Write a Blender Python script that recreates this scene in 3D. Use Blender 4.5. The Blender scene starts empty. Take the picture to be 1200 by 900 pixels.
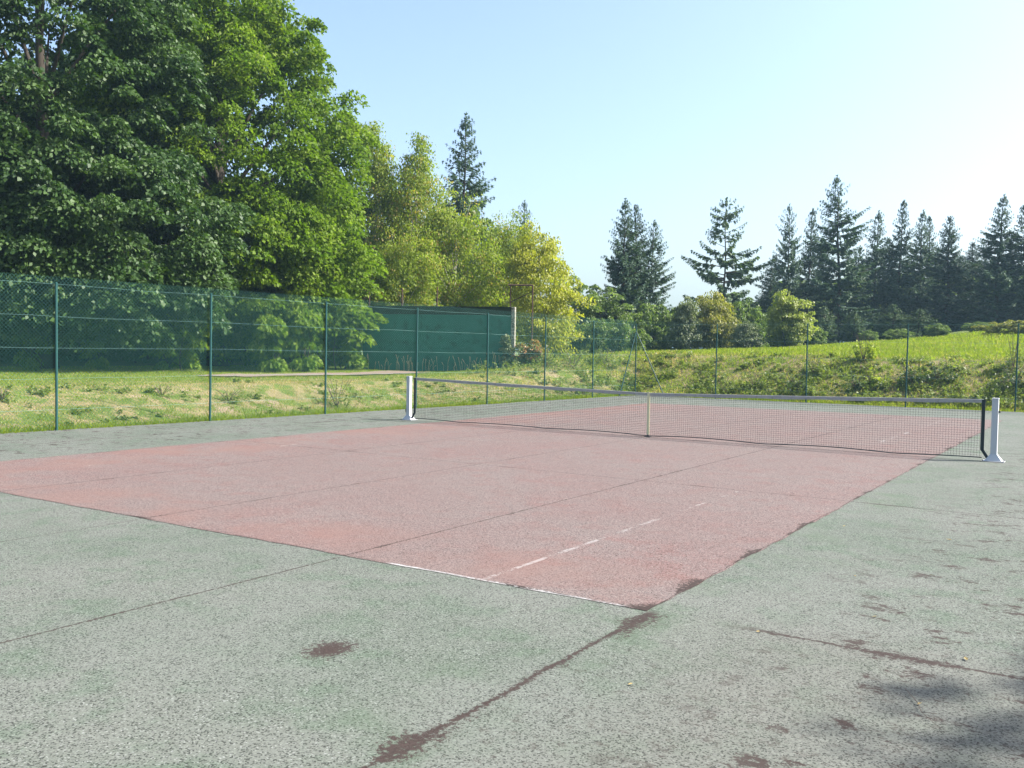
import bpy, math, random
import numpy as np
from mathutils import Vector
random.seed(7)
rng = np.random.default_rng(7)
S = bpy.context.scene
COL = S.collection
PI = math.pi

# ------------------------------------------------------------------ camera numbers
F_PX = 1079.25                       # focal length in pixels of a 1200 px wide picture
CAM = np.array([8.057, -17.536, 1.736])
YAW, PITCH, ROLL = -0.57838, -0.03585, 0.01693
FW = np.array([math.sin(YAW)*math.cos(PITCH), math.cos(YAW)*math.cos(PITCH), math.sin(PITCH)])
RT0 = np.array([math.cos(YAW), -math.sin(YAW), 0.0])
UP0 = np.cross(RT0, FW)
RT = math.cos(ROLL)*RT0 + math.sin(ROLL)*UP0
UP = -math.sin(ROLL)*RT0 + math.cos(ROLL)*UP0


def spot(u, d):
    """ground position d metres away in the compass direction of photo column u"""
    r = FW + RT*(u-600)/F_PX - UP*(-40)/F_PX
    h = r[:2]/np.linalg.norm(r[:2])
    return CAM[0]+h[0]*d, CAM[1]+h[1]*d


def height_of(x, y, v):
    """height above datum of a thing at x, y whose top is in photo row v"""
    k = (450-v)/F_PX
    d0 = np.array([x-CAM[0], y-CAM[1], 0.0])
    # (d.UP)/(d.FW)=k  with d = d0 + (0,0,t)
    t = (k*(d0@FW) - d0@UP)/(UP[2]-k*FW[2])
    return CAM[2]+t


def px_size(x, y, n):
    d0 = np.array([x-CAM[0], y-CAM[1], 0.0])
    return n*(d0@FW)/F_PX


# ------------------------------------------------------------------ small helpers
def sstep(a, b, x):
    t = np.clip((x-a)/(b-a), 0, 1)
    return t*t*(3-2*t)


def vnoise(x, y, scale, seed=0):
    """smooth value noise 0..1"""
    x = np.asarray(x, float)*scale+137.3+seed*17.7
    y = np.asarray(y, float)*scale+91.1+seed*31.3
    xi = np.floor(x); yi = np.floor(y)
    fx = x-xi; fy = y-yi
    fx = fx*fx*(3-2*fx); fy = fy*fy*(3-2*fy)

    def h(a, b):
        s = np.sin(a*127.1+b*311.7+seed*74.7)*43758.5453
        return s-np.floor(s)
    return ((h(xi, yi)*(1-fx)+h(xi+1, yi)*fx)*(1-fy)+(h(xi, yi+1)*(1-fx)+h(xi+1, yi+1)*fx)*fy)


def fbm(x, y, scale, seed=0, n=4):
    a = 0; w = 0.5; t = 0
    for i in range(n):
        a = a+w*vnoise(x, y, scale*2**i, seed+i); t += w; w *= .5
    return a/t


def fence_x(y):
    return -9.25+.045*y


def terrain(x, y):
    x = np.asarray(x, float); y = np.asarray(y, float)
    dl = np.maximum(fence_x(np.clip(y, -30, 18))-.1-x, 0)
    dr = np.maximum(x-9.9, 0)
    df = np.maximum(y-17.35, 0)
    d = np.hypot(np.maximum(dl, dr), df)
    w = 3.3+1.1*sstep(0, 3, df)
    b = sstep(.1, w, d)*.75+.25*np.clip((d-.1)/(w-.1), 0, 1)
    s = sstep(-19, -10, x)*sstep(11, 21, y)
    slope = np.clip(.062+.0040*x, .008, .1)
    far = 1.74+slope*np.clip(y-22, 0, 42)
    left = .66+.012*np.clip(d-3, 0, 24)
    P = left*(1-s)+far*s
    n = (fbm(x, y, .5, 3)-.5)*.22+(fbm(x, y, 2.2, 9, 3)-.5)*.10
    z = P*b+n*sstep(0, 1.2, d)*(.35+.65*(b < .98))
    return np.where(d <= 0.02, -.06, z*np.clip(d/.25, 0, 1)+(-.06)*(1-np.clip(d/.25, 0, 1)))


def tz(x, y):
    return float(terrain(np.array([x]), np.array([y]))[0])


class MB:
    def __init__(s):
        s.v = []; s.f = []

    def add(s, vs, fs):
        o = len(s.v)
        s.v += [tuple(p) for p in vs]
        s.f += [tuple(i+o for i in f) for f in fs]

    def box(s, x0, x1, y0, y1, z0, z1):
        s.add([(x0, y0, z0), (x1, y0, z0), (x1, y1, z0), (x0, y1, z0), (x0, y0, z1), (x1, y0, z1), (x1, y1, z1), (x0, y1, z1)],
              [(0, 3, 2, 1), (4, 5, 6, 7), (0, 1, 5, 4), (1, 2, 6, 5), (2, 3, 7, 6), (3, 0, 4, 7)])

    def tube(s, pts, radii, n=6, cap=True):
        pts = [Vector(p) for p in pts]
        vs = []; fs = []
        m = len(pts)
        for i, p in enumerate(pts):
            t = (pts[min(i+1, m-1)]-pts[max(i-1, 0)])
            if t.length < 1e-9: t = Vector((0, 0, 1))
            t.normalize()
            a = t.cross(Vector((0, 0, 1)) if abs(t.z) < .9 else Vector((1, 0, 0))).normalized()
            b = t.cross(a)
            for k in range(n):
                q = 2*PI*k/n
                vs.append(p+(a*math.cos(q)+b*math.sin(q))*radii[i])
        for i in range(m-1):
            for k in range(n):
                k2 = (k+1) % n
                fs.append((i*n+k, i*n+k2, (i+1)*n+k2, (i+1)*n+k))
        if cap:
            fs.append(tuple(range(n))[::-1]); fs.append(tuple((m-1)*n+k for k in range(n)))
        s.add(vs, fs)

    def build(s, name, mat, parent=None, smooth=False, bevel=0):
        me = bpy.data.meshes.new(name)
        me.from_pydata(s.v, [], s.f); me.update()
        me.materials.append(mat)
        if smooth:
            me.polygons.foreach_set('use_smooth', [True]*len(me.polygons))
        o = bpy.data.objects.new(name, me); COL.objects.link(o)
        if parent: o.parent = parent
        if bevel:
            md = o.modifiers.new('Bevel', 'BEVEL'); md.width = bevel; md.segments = 2; md.limit_method = 'ANGLE'
        return o


def np_mesh(name, verts, nside, mat, tint=None, parent=None):
    """verts: (N*nside,3) array of separate faces"""
    n = len(verts)//nside
    me = bpy.data.meshes.new(name)
    me.vertices.add(len(verts)); me.vertices.foreach_set('co', np.ascontiguousarray(verts, dtype=np.float32).ravel())
    me.loops.add(n*nside); me.loops.foreach_set('vertex_index', np.arange(n*nside, dtype=np.int32))
    me.polygons.add(n); me.polygons.foreach_set('loop_start', np.arange(0, n*nside, nside, dtype=np.int32))
    me.update(calc_edges=True)
    if tint is not None:
        a = me.attributes.new('tint', 'FLOAT', 'FACE'); a.data.foreach_set('value', np.ascontiguousarray(tint, dtype=np.float32))
    me.materials.append(mat)
    o = bpy.data.objects.new(name, me); COL.objects.link(o)
    if parent: o.parent = parent
    return o


def tag(o, label=None, cat=None, group=None, kind=None):
    if label: o['label'] = label
    if cat: o['category'] = cat
    if group: o['group'] = group
    if kind: o['kind'] = kind
    return o


def empty(name, loc=(0, 0, 0), rz=0.0):
    o = bpy.data.objects.new(name, None); COL.objects.link(o)
    o.location = loc; o.rotation_euler = (0, 0, rz); o.empty_display_size = .3
    return o


def copy_tree(src):
    c = src.copy(); COL.objects.link(c)
    for ch in list(src.children):
        k = ch.copy(); COL.objects.link(k); k.parent = c
        for g in list(ch.children):
            m = g.copy(); COL.objects.link(m); m.parent = k
    return c


# ------------------------------------------------------------------ materials
class NT:
    def __init__(s, name):
        s.m = bpy.data.materials.new(name); s.m.use_nodes = True
        s.t = s.m.node_tree; s.t.nodes.clear()
        s.out = s.n('ShaderNodeOutputMaterial')

    def n(s, typ, **kw):
        x = s.t.nodes.new(typ)
        for k, v in kw.items(): setattr(x, k, v)
        return x

    def set(s, sock, v):
        if isinstance(v, bpy.types.NodeSocket): s.t.links.new(v, sock)
        elif isinstance(v, (int, float)) and sock.type in ('RGBA', 'VECTOR'):
            sock.default_value = (v, v, v, 1) if sock.type == 'RGBA' else (v, v, v)
        elif sock.type == 'RGBA' and len(v) == 3: sock.default_value = (*v, 1)
        else: sock.default_value = v

    def math(s, op, a, b=0.0, c=0.0, clamp=False):
        x = s.n('ShaderNodeMath', operation=op, use_clamp=clamp)
        s.set(x.inputs[0], a); s.set(x.inputs[1], b); s.set(x.inputs[2], c)
        return x.outputs[0]

    def mix(s, f, a, b, mode='MIX'):
        x = s.n('ShaderNodeMix', data_type='RGBA', blend_type=mode)
        s.set(x.inputs[0], f); s.set(x.inputs[6], a); s.set(x.inputs[7], b)
        return x.outputs[2]

    def ss(s, a, b, v):
        x = s.n('ShaderNodeMapRange', interpolation_type='SMOOTHSTEP')
        s.set(x.inputs[0], v); s.set(x.inputs[1], a); s.set(x.inputs[2], b)
        return x.outputs[0]

    def coord(s):
        return s.n('ShaderNodeTexCoord').outputs['Object']

    def scaled(s, vec, sc):
        x = s.n('ShaderNodeMapping'); s.set(x.inputs[0], vec); s.set(x.inputs[3], sc); return x.outputs[0]

    def noise(s, vec, scale, detail=4, rough=.55, col=False):
        x = s.n('ShaderNodeTexNoise'); s.set(x.inputs['Vector'], vec)
        x.inputs['Scale'].default_value = scale; x.inputs['Detail'].default_value = detail; x.inputs['Roughness'].default_value = rough
        return x.outputs['Color' if col else 'Fac']

    def voro(s, vec, scale, out='Distance', feature='F1'):
        x = s.n('ShaderNodeTexVoronoi', feature=feature); s.set(x.inputs['Vector'], vec); x.inputs['Scale'].default_value = scale
        return x.outputs[out]

    def bsdf(s, col, rough=.8, spec=.3, metal=0, normal=None):
        b = s.n('ShaderNodeBsdfPrincipled')
        s.set(b.inputs['Base Color'], col); s.set(b.inputs['Roughness'], rough)
        s.set(b.inputs['Specular IOR Level'], spec); s.set(b.inputs['Metallic'], metal)
        if normal is not None: s.t.links.new(normal, b.inputs['Normal'])
        return b.outputs[0]

    def bump(s, h, strength=.5, dist=.01):
        x = s.n('ShaderNodeBump'); s.set(x.inputs['Height'], h); x.inputs['Strength'].default_value = strength; x.inputs['Distance'].default_value = dist
        return x.outputs[0]

    def end(s, sh):
        s.t.links.new(sh, s.out.inputs[0]); return s.m


def plain(name, col, rough=.5, spec=.4, metal=0, var=.15, scale=8.0, col2=None, thr=(.5, .7), bump=0):
    t = NT(name); c = t.coord()
    n = t.noise(c, scale, 5)
    a = t.mix(n, tuple(k*(1-var) for k in col), tuple(k*(1+var) for k in col))
    if col2:
        a = t.mix(t.ss(thr[0], thr[1], t.noise(c, scale*2.3, 6, .65)), a, col2)
    return t.end(t.bsdf(a, rough, spec, metal, t.bump(n, bump, .01) if bump else None))


def leaf_mat(name, dark, light, trans=.35, rough=.45, spec=.4, other=None, other_at=.9, tr_gain=1.5):
    """tint attribute runs from dark-leaved to light-leaved foliage; above other_at a second leaf colour"""
    t = NT(name)
    at = t.n('ShaderNodeAttribute', attribute_name='tint').outputs['Fac']
    c = t.mix(at, dark, light)
    if other: c = t.mix(t.ss(other_at-.04, other_at+.04, at), c, other)
    p = t.bsdf(c, rough, spec)
    tr = t.n('ShaderNodeBsdfTranslucent')
    t.set(tr.inputs[0], t.mix(1.0, c, (tr_gain*1.05, tr_gain*1.15, tr_gain*.45), 'MULTIPLY'))
    m = t.n('ShaderNodeMixShader'); t.set(m.inputs[0], trans)
    t.t.links.new(p, m.inputs[1]); t.t.links.new(tr.outputs[0], m.inputs[2])
    return t.end(m.outputs[0])


def court_nodes(t, base_a, base_b, base_c):
    """worn coarse-grained tennis surface; returns colour, height"""
    c = t.coord()
    big = t.noise(c, .55, 3); mid = t.noise(c, 2.6, 5, .6)
    col = t.mix(t.ss(.35, .65, big), base_a, base_b)
    col = t.mix(t.ss(.46, .66, mid), col, base_c)
    fine = t.noise(c, 60, 6, .8)
    grain = t.voro(c, 125, 'Color')
    gsep = t.n('ShaderNodeSeparateColor'); t.set(gsep.inputs[0], grain)
    g = gsep.outputs[0]
    dark = t.mix(t.ss(.72, .84, g), 1.0, .32)                      # dark pits between the stones
    col = t.mix(1.0, col, dark, 'MULTIPLY')
    col = t.mix(t.math('MULTIPLY', t.ss(.91, .96, gsep.outputs[1]), .4), col, (.26, .27, .26))   # pale stone tips
    mottle = t.mix(t.ss(.32, .68, fine), .72, 1.30)
    col = t.mix(1.0, col, mottle, 'MULTIPLY')
    t.grain = t.mix(1.0, dark, mottle, 'MULTIPLY')
    return c, col, g, fine


def court_masks(t, c):
    sp = t.n('ShaderNodeSeparateXYZ'); t.set(sp.inputs[0], c)
    X, Y = sp.outputs[0], sp.outputs[1]
    wob = t.math('MULTIPLY', t.math('SUBTRACT', t.noise(c, 3.0, 5, .65), .5), .10)
    rag = t.noise(c, 30, 7, .78)
    low = t.noise(c, 1.3, 3)
    return X, Y, wob, rag, low


def seam(t, coord, at, wob, rag, low, w0=.006, w1=.05, gate=None):
    """dirt collected in a joint: wide patches, thin stretches, loose crumbs along the edge"""
    d = t.math('ABSOLUTE', t.math('ADD', t.math('SUBTRACT', coord, at), wob))
    w = t.math('ADD', t.math('MULTIPLY', t.ss(.50, .68, low), w1), w0)
    r = t.math('DIVIDE', d, t.math('MAXIMUM', w, .0005))
    r = t.math('MINIMUM', r, 3.2)
    m = t.ss(0, .30, t.math('ADD', t.math('MULTIPLY', t.math('SUBTRACT', rag, .5), 7.5), t.math('MULTIPLY', t.math('SUBTRACT', 1.05, r), .8)))
    m = t.math('MULTIPLY', m, t.math('SUBTRACT', 1.0, t.ss(2.4, 3.1, r)))
    if gate is not None: m = t.math('MULTIPLY', m, gate)
    return m


def between(t, v, a, b, soft=.15):
    return t.math('MULTIPLY', t.ss(a-soft, a+soft, v), t.math('SUBTRACT', 1.0, t.ss(b-soft, b+soft, v)))


def vmax(t, *ms):
    r = ms[0]
    for m in ms[1:]: r = t.math('MAXIMUM', r, m)
    return r


DIRT = (.024, .0175, .0155)


def mat_green_court():
    t = NT('worn green court')
    c, col, g, fine = court_nodes(t, (.086, .100, .083), (.104, .112, .098), (.077, .098, .075))
    X, Y, wob, rag, low = court_masks(t, c)
    sw = t.math('MULTIPLY', wob, .35)
    # pavement joints with dirt and moss in them
    j = [seam(t, X, 2.73, sw, rag, low, .010, .012, t.math('SUBTRACT', 1.0, t.ss(-12, -11.9, Y))),
         seam(t, X, 0.0, sw, rag, low, .006, .008, t.math('SUBTRACT', 1.0, t.ss(-12, -11.9, Y))),
         seam(t, X, 5.52, t.math('MULTIPLY', wob, .9), rag, t.math('MULTIPLY', low, 1.0), .018, .10, t.math('SUBTRACT', 1.0, t.ss(-11.95, -11.8, Y))),
         seam(t, Y, -11.86, t.math('MULTIPLY', wob, .6), rag, low, .016, .045, t.ss(5.9, 6.4, X)),
         seam(t, Y, -6.1, sw, rag, low, .012, .03, t.ss(5.45, 5.5, X)),
         seam(t, Y, -.15, sw, rag, low, .012, .03, t.ss(5.45, 5.5, X)),
         seam(t, Y, 5.8, sw, rag, low, .012, .03), seam(t, Y, 11.9, sw, rag, low, .010, .02),
         seam(t, X, -7.4, sw, rag, low, .010, .04), seam(t, X, 8.26, sw, rag, low, .012, .03)]
    # one round patch of moss and scattered brown litter on the two side strips
    px = t.math('SUBTRACT', X, 4.33); py = t.math('MULTIPLY', t.math('SUBTRACT', Y, -13.70), .75)
    rr = t.math('SQRT', t.math('ADD', t.math('MULTIPLY', px, px), t.math('MULTIPLY', py, py)))
    j.append(t.math('SUBTRACT', 1.0, t.ss(.085, .135, t.math('ADD', rr, t.math('MULTIPLY', t.math('SUBTRACT', rag, .5), .62)))))
    side = vmax(t, t.ss(5.9, 7.0, X), t.math('SUBTRACT', 1.0, t.ss(-6.4, -5.6, X)))
    lit = t.noise(t.scaled(c, (1.0, 1.5, 1)), 2.6, 9, .80)
    j.append(t.math('MULTIPLY', side, t.ss(.548, .59, lit)))
    crumbs = t.noise(c, 9, 7, .8)
    j.append(t.math('MULTIPLY', t.math('MULTIPLY', side, t.ss(.575, .63, crumbs)), .7))
    near = t.math('MULTIPLY', between(t, X, 5.4, 8.6, .5), t.math('SUBTRACT', 1.0, t.ss(-13.2, -12.2, Y)))
    j.append(t.math('MULTIPLY', near, t.math('MULTIPLY', t.ss(.545, .61, t.noise(c, 11.0, 8, .82)), .55)))
    m = vmax(t, *j)
    # greener algae along the joints
    halo = t.math('MULTIPLY', between(t, X, 5.1, 6.1, .5), t.ss(.45, .75, t.noise(c, 1.3, 3)))
    col = t.mix(t.math('MULTIPLY', halo, .55), col, (.066, .090, .060))
    worn = t.ss(.44, .62, t.noise(c, .75, 5, .62))
    col = t.mix(t.math('MULTIPLY', worn, .55), col, t.mix(1.0, t.grain, (.116, .123, .111), 'MULTIPLY'))
    grey = t.math('MULTIPLY', t.ss(5.6, 6.6, X), t.math('SUBTRACT', 1.0, t.ss(-12.0, -11.2, Y)))
    col = t.mix(t.math('MULTIPLY', grey, .5), col, t.mix(1.0, t.grain, (.104, .104, .093), 'MULTIPLY'))
    # flecks of old white paint round the red court
    fl = t.ss(.71, .735, t.noise(t.scaled(c, (1, 1.6, 1)), 26, 3, .6))
    ring = vmax(t, t.math('MULTIPLY', between(t, X, 5.45, 6.15, .2), t.ss(-12.2, -11.6, Y)), between(t, Y, -12.4, -11.9, .15))
    col = t.mix(t.math('MULTIPLY', fl, ring), col, (.33, .34, .33))
    fl2 = t.ss(.765, .785, t.noise(c, 30, 3, .6))
    col = t.mix(fl2, col, (.32, .33, .32))
    col = t.mix(m, col, t.mix(g, DIRT, tuple(k*1.7 for k in DIRT)))
    h = t.math('ADD', g, t.math('MULTIPLY', fine, .6))
    return t.end(t.bsdf(col, .9, .15, 0, t.bump(h, .42, .004)))


def mat_red_court():
    t = NT('worn red court')
    c, col, g, fine = court_nodes(t, (.128, .089, .084), (.130, .102, .096), (.130, .082, .076))
    X, Y, wob, rag, low = court_masks(t, c)
    sw = t.math('MULTIPLY', wob, .35)
    j = [seam(t, X, 2.73, sw, rag, low, .009, .012), seam(t, X, 0.0, sw, rag, low, .007, .010), seam(t, X, -2.73, sw, rag, low, .008, .012),
         seam(t, Y, -6.1, sw, rag, low, .009, .02), seam(t, Y, -.15, t.math('ADD', sw, -.03), rag, low, .012, .05), seam(t, Y, 5.8, sw, rag, low, .010, .02),
         seam(t, X, 5.47, wob, rag, low, .004, .085), seam(t, X, -5.46, wob, rag, low, .004, .04), seam(t, Y, -11.86, sw, rag, low, .003, .03)]
    cx = t.math('SUBTRACT', X, 5.45); cy = t.math('SUBTRACT', Y, -11.84)
    rr = t.math('ADD', t.math('ABSOLUTE', cx), t.math('ABSOLUTE', cy))
    j.append(t.math('SUBTRACT', 1.0, t.ss(.10, .20, t.math('ADD', rr, t.math('MULTIPLY', t.math('SUBTRACT', rag, .5), .7)))))
    j.append(t.math('MULTIPLY', t.math('MULTIPLY', t.ss(.66, .72, t.noise(c, 5, 7, .78)), .6), vmax(t, t.ss(-2, 0, Y), t.math('SUBTRACT', 1.0, t.ss(-5, -4, X)))))
    m = vmax(t, *j)
    # what is left of the white lines
    wear = t.noise(c, 22, 5, .7); keep = t.noise(c, 1.1, 3)
    def line(co, at, w, lo, gate):
        d = t.math('ABSOLUTE', t.math('SUBTRACT', co, at))
        a = t.math('SUBTRACT', 1.0, t.ss(w*.8, w*1.1, d))
        b = t.ss(lo, lo+.10, t.math('ADD', t.math('MULTIPLY', wear, .5), t.math('MULTIPLY', keep, .6)))
        return t.math('MULTIPLY', t.math('MULTIPLY', a, b), gate)
    near_l = t.math('MULTIPLY', t.math('SUBTRACT', 1.0, t.ss(.017, .026, t.math('ABSOLUTE', t.math('SUBTRACT', X, 4.115)))), between(t, Y, -11.8, -6.2, .1))
    fade = t.ss(-11.8, -6.5, Y)
    near_l = t.math('MULTIPLY', near_l, t.ss(-.02, .10, t.math('SUBTRACT', wear, t.math('ADD', .36, t.math('ADD', t.math('MULTIPLY', fade, .13), t.math('MULTIPLY', t.ss(.42, .56, t.noise(c, 2.2, 2)), .14))))))
    w = vmax(t, near_l,
             line(X, 4.115, .028, .54, t.math('MULTIPLY', t.ss(1.5, 2.5, Y), t.math('SUBTRACT', 1.0, t.ss(9, 11.8, Y)))),
             line(Y, -11.868, .022, .45, between(t, X, 3.2, 5.32, .05)), line(Y, -11.868, .020, .60, between(t, X, -5, 3.2, .1)),
             line(X, 5.452, .028, .60, between(t, Y, -11.4, -10.4)),
             line(X, -4.115, .03, .63, between(t, Y, -11, 11)), line(Y, -6.4, .025, .60, between(t, X, -4, 4.1)), line(X, .06, .025, .61, between(t, Y, -6.4, 6.4)), line(Y, 11.84, .03, .56, between(t, X, -5, 5)))
    dust = t.math('MULTIPLY', between(t, X, -3.4, 5.2, 1.6), t.ss(.25, .60, t.noise(c, .45, 3)))
    col = t.mix(t.math('MULTIPLY', dust, .55), col, t.mix(1.0, t.grain, (.127, .102, .096), 'MULTIPLY'))
    orange = t.math('MULTIPLY', vmax(t, between(t, Y, -12.2, -10.9, .5), t.math('SUBTRACT', 1.0, t.ss(-4.6, -3.2, X))), t.ss(.35, .7, t.noise(c, .8, 3)))
    col = t.mix(t.math('MULTIPLY', orange, .6), col, (.138, .080, .068))
    col = t.mix(t.math('MULTIPLY', w, t.math('ADD', .42, t.math('MULTIPLY', t.math('SUBTRACT', 1.0, t.ss(-11.86, -11.80, Y)), .4))), col, (.30, .30, .295))
    col = t.mix(m, col, t.mix(g, DIRT, tuple(k*1.8 for k in DIRT)))
    h = t.math('ADD', g, t.math('MULTIPLY', fine, .6))
    return t.end(t.bsdf(col, .9, .15, 0, t.bump(h, .42, .004)))


def mat_ground():
    t = NT('meadow ground')
    c = t.coord()
    bank = t.n('ShaderNodeAttribute', attribute_name='bank').outputs['Fac']
    n1 = t.noise(c, .45, 4); n2 = t.noise(c, 2.0, 6, .65); n3 = t.noise(c, 25, 5, .7)
    col = t.mix(t.ss(.35, .65, n1), (.070, .105, .020), (.092, .130, .026))
    dry = t.math('MULTIPLY', t.ss(.40, .60, n2), t.math('ADD', .25, t.math('MULTIPLY', bank, .75)))
    col = t.mix(dry, col, (.20, .165, .085))
    col = t.mix(t.math('MULTIPLY', t.ss(.60, .70, t.noise(c, 1.1, 5)), bank), col, (.24, .185, .125))
    col = t.mix(1.0, col, t.mix(t.ss(.3, .7, n3), .6, 1.3), 'MULTIPLY')
    return t.end(t.bsdf(col, .95, .1, 0, t.bump(n3, .8, .05)))


M = {}
M['green'] = mat_green_court()
M['red'] = mat_red_court()
M['ground'] = mat_ground()
M['gravel'] = plain('pinkish gravel', (.165, .125, .10), .95, .1, 0, .25, 14)
M['fence_green'] = plain('green coated wire', (.010, .082, .075), .5, .4, 0, .15, 3)
M['post_green'] = plain('green fence post', (.009, .055, .052), .55, .3, 0, .2, 4)
M['tension'] = plain('pale tension wire', (.13, .26, .24), .5, .4, 0, .15, 3)
M['white_metal'] = plain('chipped white paint', (.40, .415, .43), .45, .45, 0, .05, 6, (.40, .36, .33), (.66, .70))
M['net'] = plain('black netting', (.012, .015, .016), .8, .2)
M['band'] = plain('weathered grey tape', (.29, .29, .275), .8, .2, 0, .15, 5, (.19, .185, .17), (.50, .75))
M['strap'] = plain('yellowed strap', (.56, .53, .33), .8, .2, 0, .2, 9)
M['blackband'] = plain('black side band', (.018, .026, .028), .7, .3)
M['black_metal'] = plain('black metal', (.02, .02, .022), .5, .4)
M['wall_green'] = plain('green painted boards', (.024, .108, .080), .85, .15, 0, .28, 1.2, (.018, .072, .052), (.5, .7))
M['wall_top'] = plain('blackened boards', (.020, .028, .016), .9, .1, 0, .3, 3.0)
M['concrete'] = plain('mottled pale concrete', (.27, .26, .215), .9, .15, 0, .25, 6, (.09, .09, .06), (.46, .58), .4)
M['rust'] = plain('rusty steel', (.060, .034, .024), .85, .2, 0, .35, 9)
M['bark'] = plain('grey brown bark', (.050, .042, .034), .95, .1, 0, .35, 5, None, (.5, .7), .8)
M['birch_bark'] = plain('birch bark', (.42, .39, .34), .85, .15, 0, .3, 4, (.06, .05, .045), (.52, .60))
M['conifer_bark'] = plain('dark conifer bark', (.060, .045, .036), .95, .1, 0, .3, 5)
# foliage
M['oak_dark'] = leaf_mat('dark glossy broad leaves', (.022, .052, .014), (.050, .092, .018), .24, .55, .24)
M['oak_bright'] = leaf_mat('mid green broad leaves', (.046, .092, .006), (.114, .174, .012), .40, .58, .12, (.14, .19, .03), .93)
M['birch_leaf'] = leaf_mat('yellowing birch leaves', (.095, .142, .012), (.205, .245, .022), .46, .55, .2, (.26, .20, .05), .90)
M['yellow_leaf'] = leaf_mat('yellow green leaves', (.160, .185, .018), (.310, .300, .026), .45, .5, .3)
M['alder_leaf'] = leaf_mat('green tree leaves', (.058, .098, .022), (.130, .180, .040), .38, .5, .3)
M['willow_leaf'] = leaf_mat('grey green leaves', (.075, .100, .050), (.165, .190, .095), .30, .5, .3)
M['poplar_leaf'] = leaf_mat('pale yellow green leaves', (.130, .165, .035), (.260, .285, .075), .42, .5, .3)
M['olive_leaf'] = leaf_mat('olive yellow leaves', (.095, .110, .022), (.235, .220, .036), .40, .5, .3)
M['rust_leaf'] = leaf_mat('autumn shrub leaves', (.10, .12, .03), (.17, .16, .04), .32, .5, .3, (.27, .12, .035), .66)
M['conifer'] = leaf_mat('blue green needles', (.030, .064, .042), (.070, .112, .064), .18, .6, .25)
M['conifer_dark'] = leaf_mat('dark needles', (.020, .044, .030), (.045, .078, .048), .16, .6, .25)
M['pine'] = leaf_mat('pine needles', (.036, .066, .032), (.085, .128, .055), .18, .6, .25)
M['grass'] = leaf_mat('grass blades', (.120, .170, .012), (.215, .245, .020), .45, .6, .2, (.29, .235, .115), .62, 1.5)
M['weed'] = leaf_mat('weed leaves', (.070, .105, .022), (.165, .200, .040), .40, .5, .3, (.30, .29, .10), .86)
M['weed_dark'] = leaf_mat('bramble leaves', (.028, .052, .016), (.075, .110, .030), .3, .5, .3)
M['weed_bright'] = leaf_mat('sapling leaves', (.140, .190, .020), (.270, .300, .030), .45, .5, .3)
M['straw'] = plain('dry stalks', (.36, .28, .16), .9, .1, 0, .3, 3)
M['leaf_litter'] = plain('fallen yellow leaf', (.20, .155, .06), .7, .2, 0, .35, 3)
M['twig'] = plain('dry twig', (.10, .075, .06), .9, .1)

# ------------------------------------------------------------------ setting: ground, court, path


def axis(lo, hi, step, far):
    mid = np.arange(lo, hi+step/2, step)
    g = []; s = step; p = hi
    while p < far:
        s *= 1.35; p += s; g.append(p)
    g = np.array(g)
    return np.concatenate([(lo-(g-hi))[::-1], mid, g])


xs = axis(-48, 26, .3, 1500); ys = axis(-22, 64, .3, 1500)
GX, GY = np.meshgrid(xs, ys)
GZ = terrain(GX, GY)
nx, ny = len(xs), len(ys)
idx = np.arange(nx*ny).reshape(ny, nx)
q = np.stack([idx[:-1, :-1], idx[:-1, 1:], idx[1:, 1:], idx[1:, :-1]], -1).reshape(-1, 4)
me = bpy.data.meshes.new('ground')
me.vertices.add(nx*ny); me.vertices.foreach_set('co', np.stack([GX, GY, GZ], -1).astype(np.float32).ravel())
me.loops.add(len(q)*4); me.loops.foreach_set('vertex_index', q.astype(np.int32).ravel())
me.polygons.add(len(q)); me.polygons.foreach_set('loop_start', np.arange(0, len(q)*4, 4, dtype=np.int32))
me.update(calc_edges=True)


def bankness(x, y):
    dl = np.maximum(fence_x(np.clip(y, -30, 18))-.1-x, 0); dr = np.maximum(x-9.9, 0); df = np.maximum(y-17.35, 0)
    d = np.hypot(np.maximum(dl, dr), df)
    return sstep(0, .5, d)*(1-sstep(3.0, 6.5, d))


a = me.attributes.new('bank', 'FLOAT', 'POINT'); a.data.foreach_set('value', bankness(GX, GY).astype(np.float32).ravel())
me.polygons.foreach_set('use_smooth', np.ones(len(q), dtype=bool))
me.materials.append(M['ground'])
ground = bpy.data.objects.new('ground', me); COL.objects.link(ground); tag(ground, kind='structure')

# the court slab: green surround with ragged outer edge, red playing area as a sheet 4 mm above it
ed = []
for y in np.arange(-22, 17.01, .4): ed.append((fence_x(y)-.08+random.uniform(-.07, .07), y))
for x in np.arange(fence_x(17.2), 10.01, .4): ed.append((x, 17.2+random.uniform(-.1, .08)))
ed.append((10.0, 17.0)); ed.append((10.0, -22.0))
mb = MB(); n = len(ed)
mb.add([(x, y, 0) for x, y in ed]+[(x, y, -.12) for x, y in ed], [tuple(range(n))[::-1]]+[(i, (i+1) % n, n+(i+1) % n, n+i) for i in range(n)])
o = mb.build('court_surround', M['green']); tag(o, kind='structure')
bpy.context.view_layer.update()
mb = MB()
bx = []
for x in np.arange(-5.485, 5.486, .1828): bx.append((x, -11.885+random.uniform(-.012, .012)))
for y in np.arange(-11.7, 11.7, .18): bx.append((5.485+random.uniform(-.014, .014), y))
for x in np.arange(5.485, -5.486, -.1828): bx.append((x, 11.885+random.uniform(-.012, .012)))
for y in np.arange(11.7, -11.7, -.18): bx.append((-5.485+random.uniform(-.014, .014), y))
mb.add([(x, y, .004) for x, y in bx], [tuple(range(len(bx)))])
o = mb.build('red_court', M['red']); tag(o, kind='structure')

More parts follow.
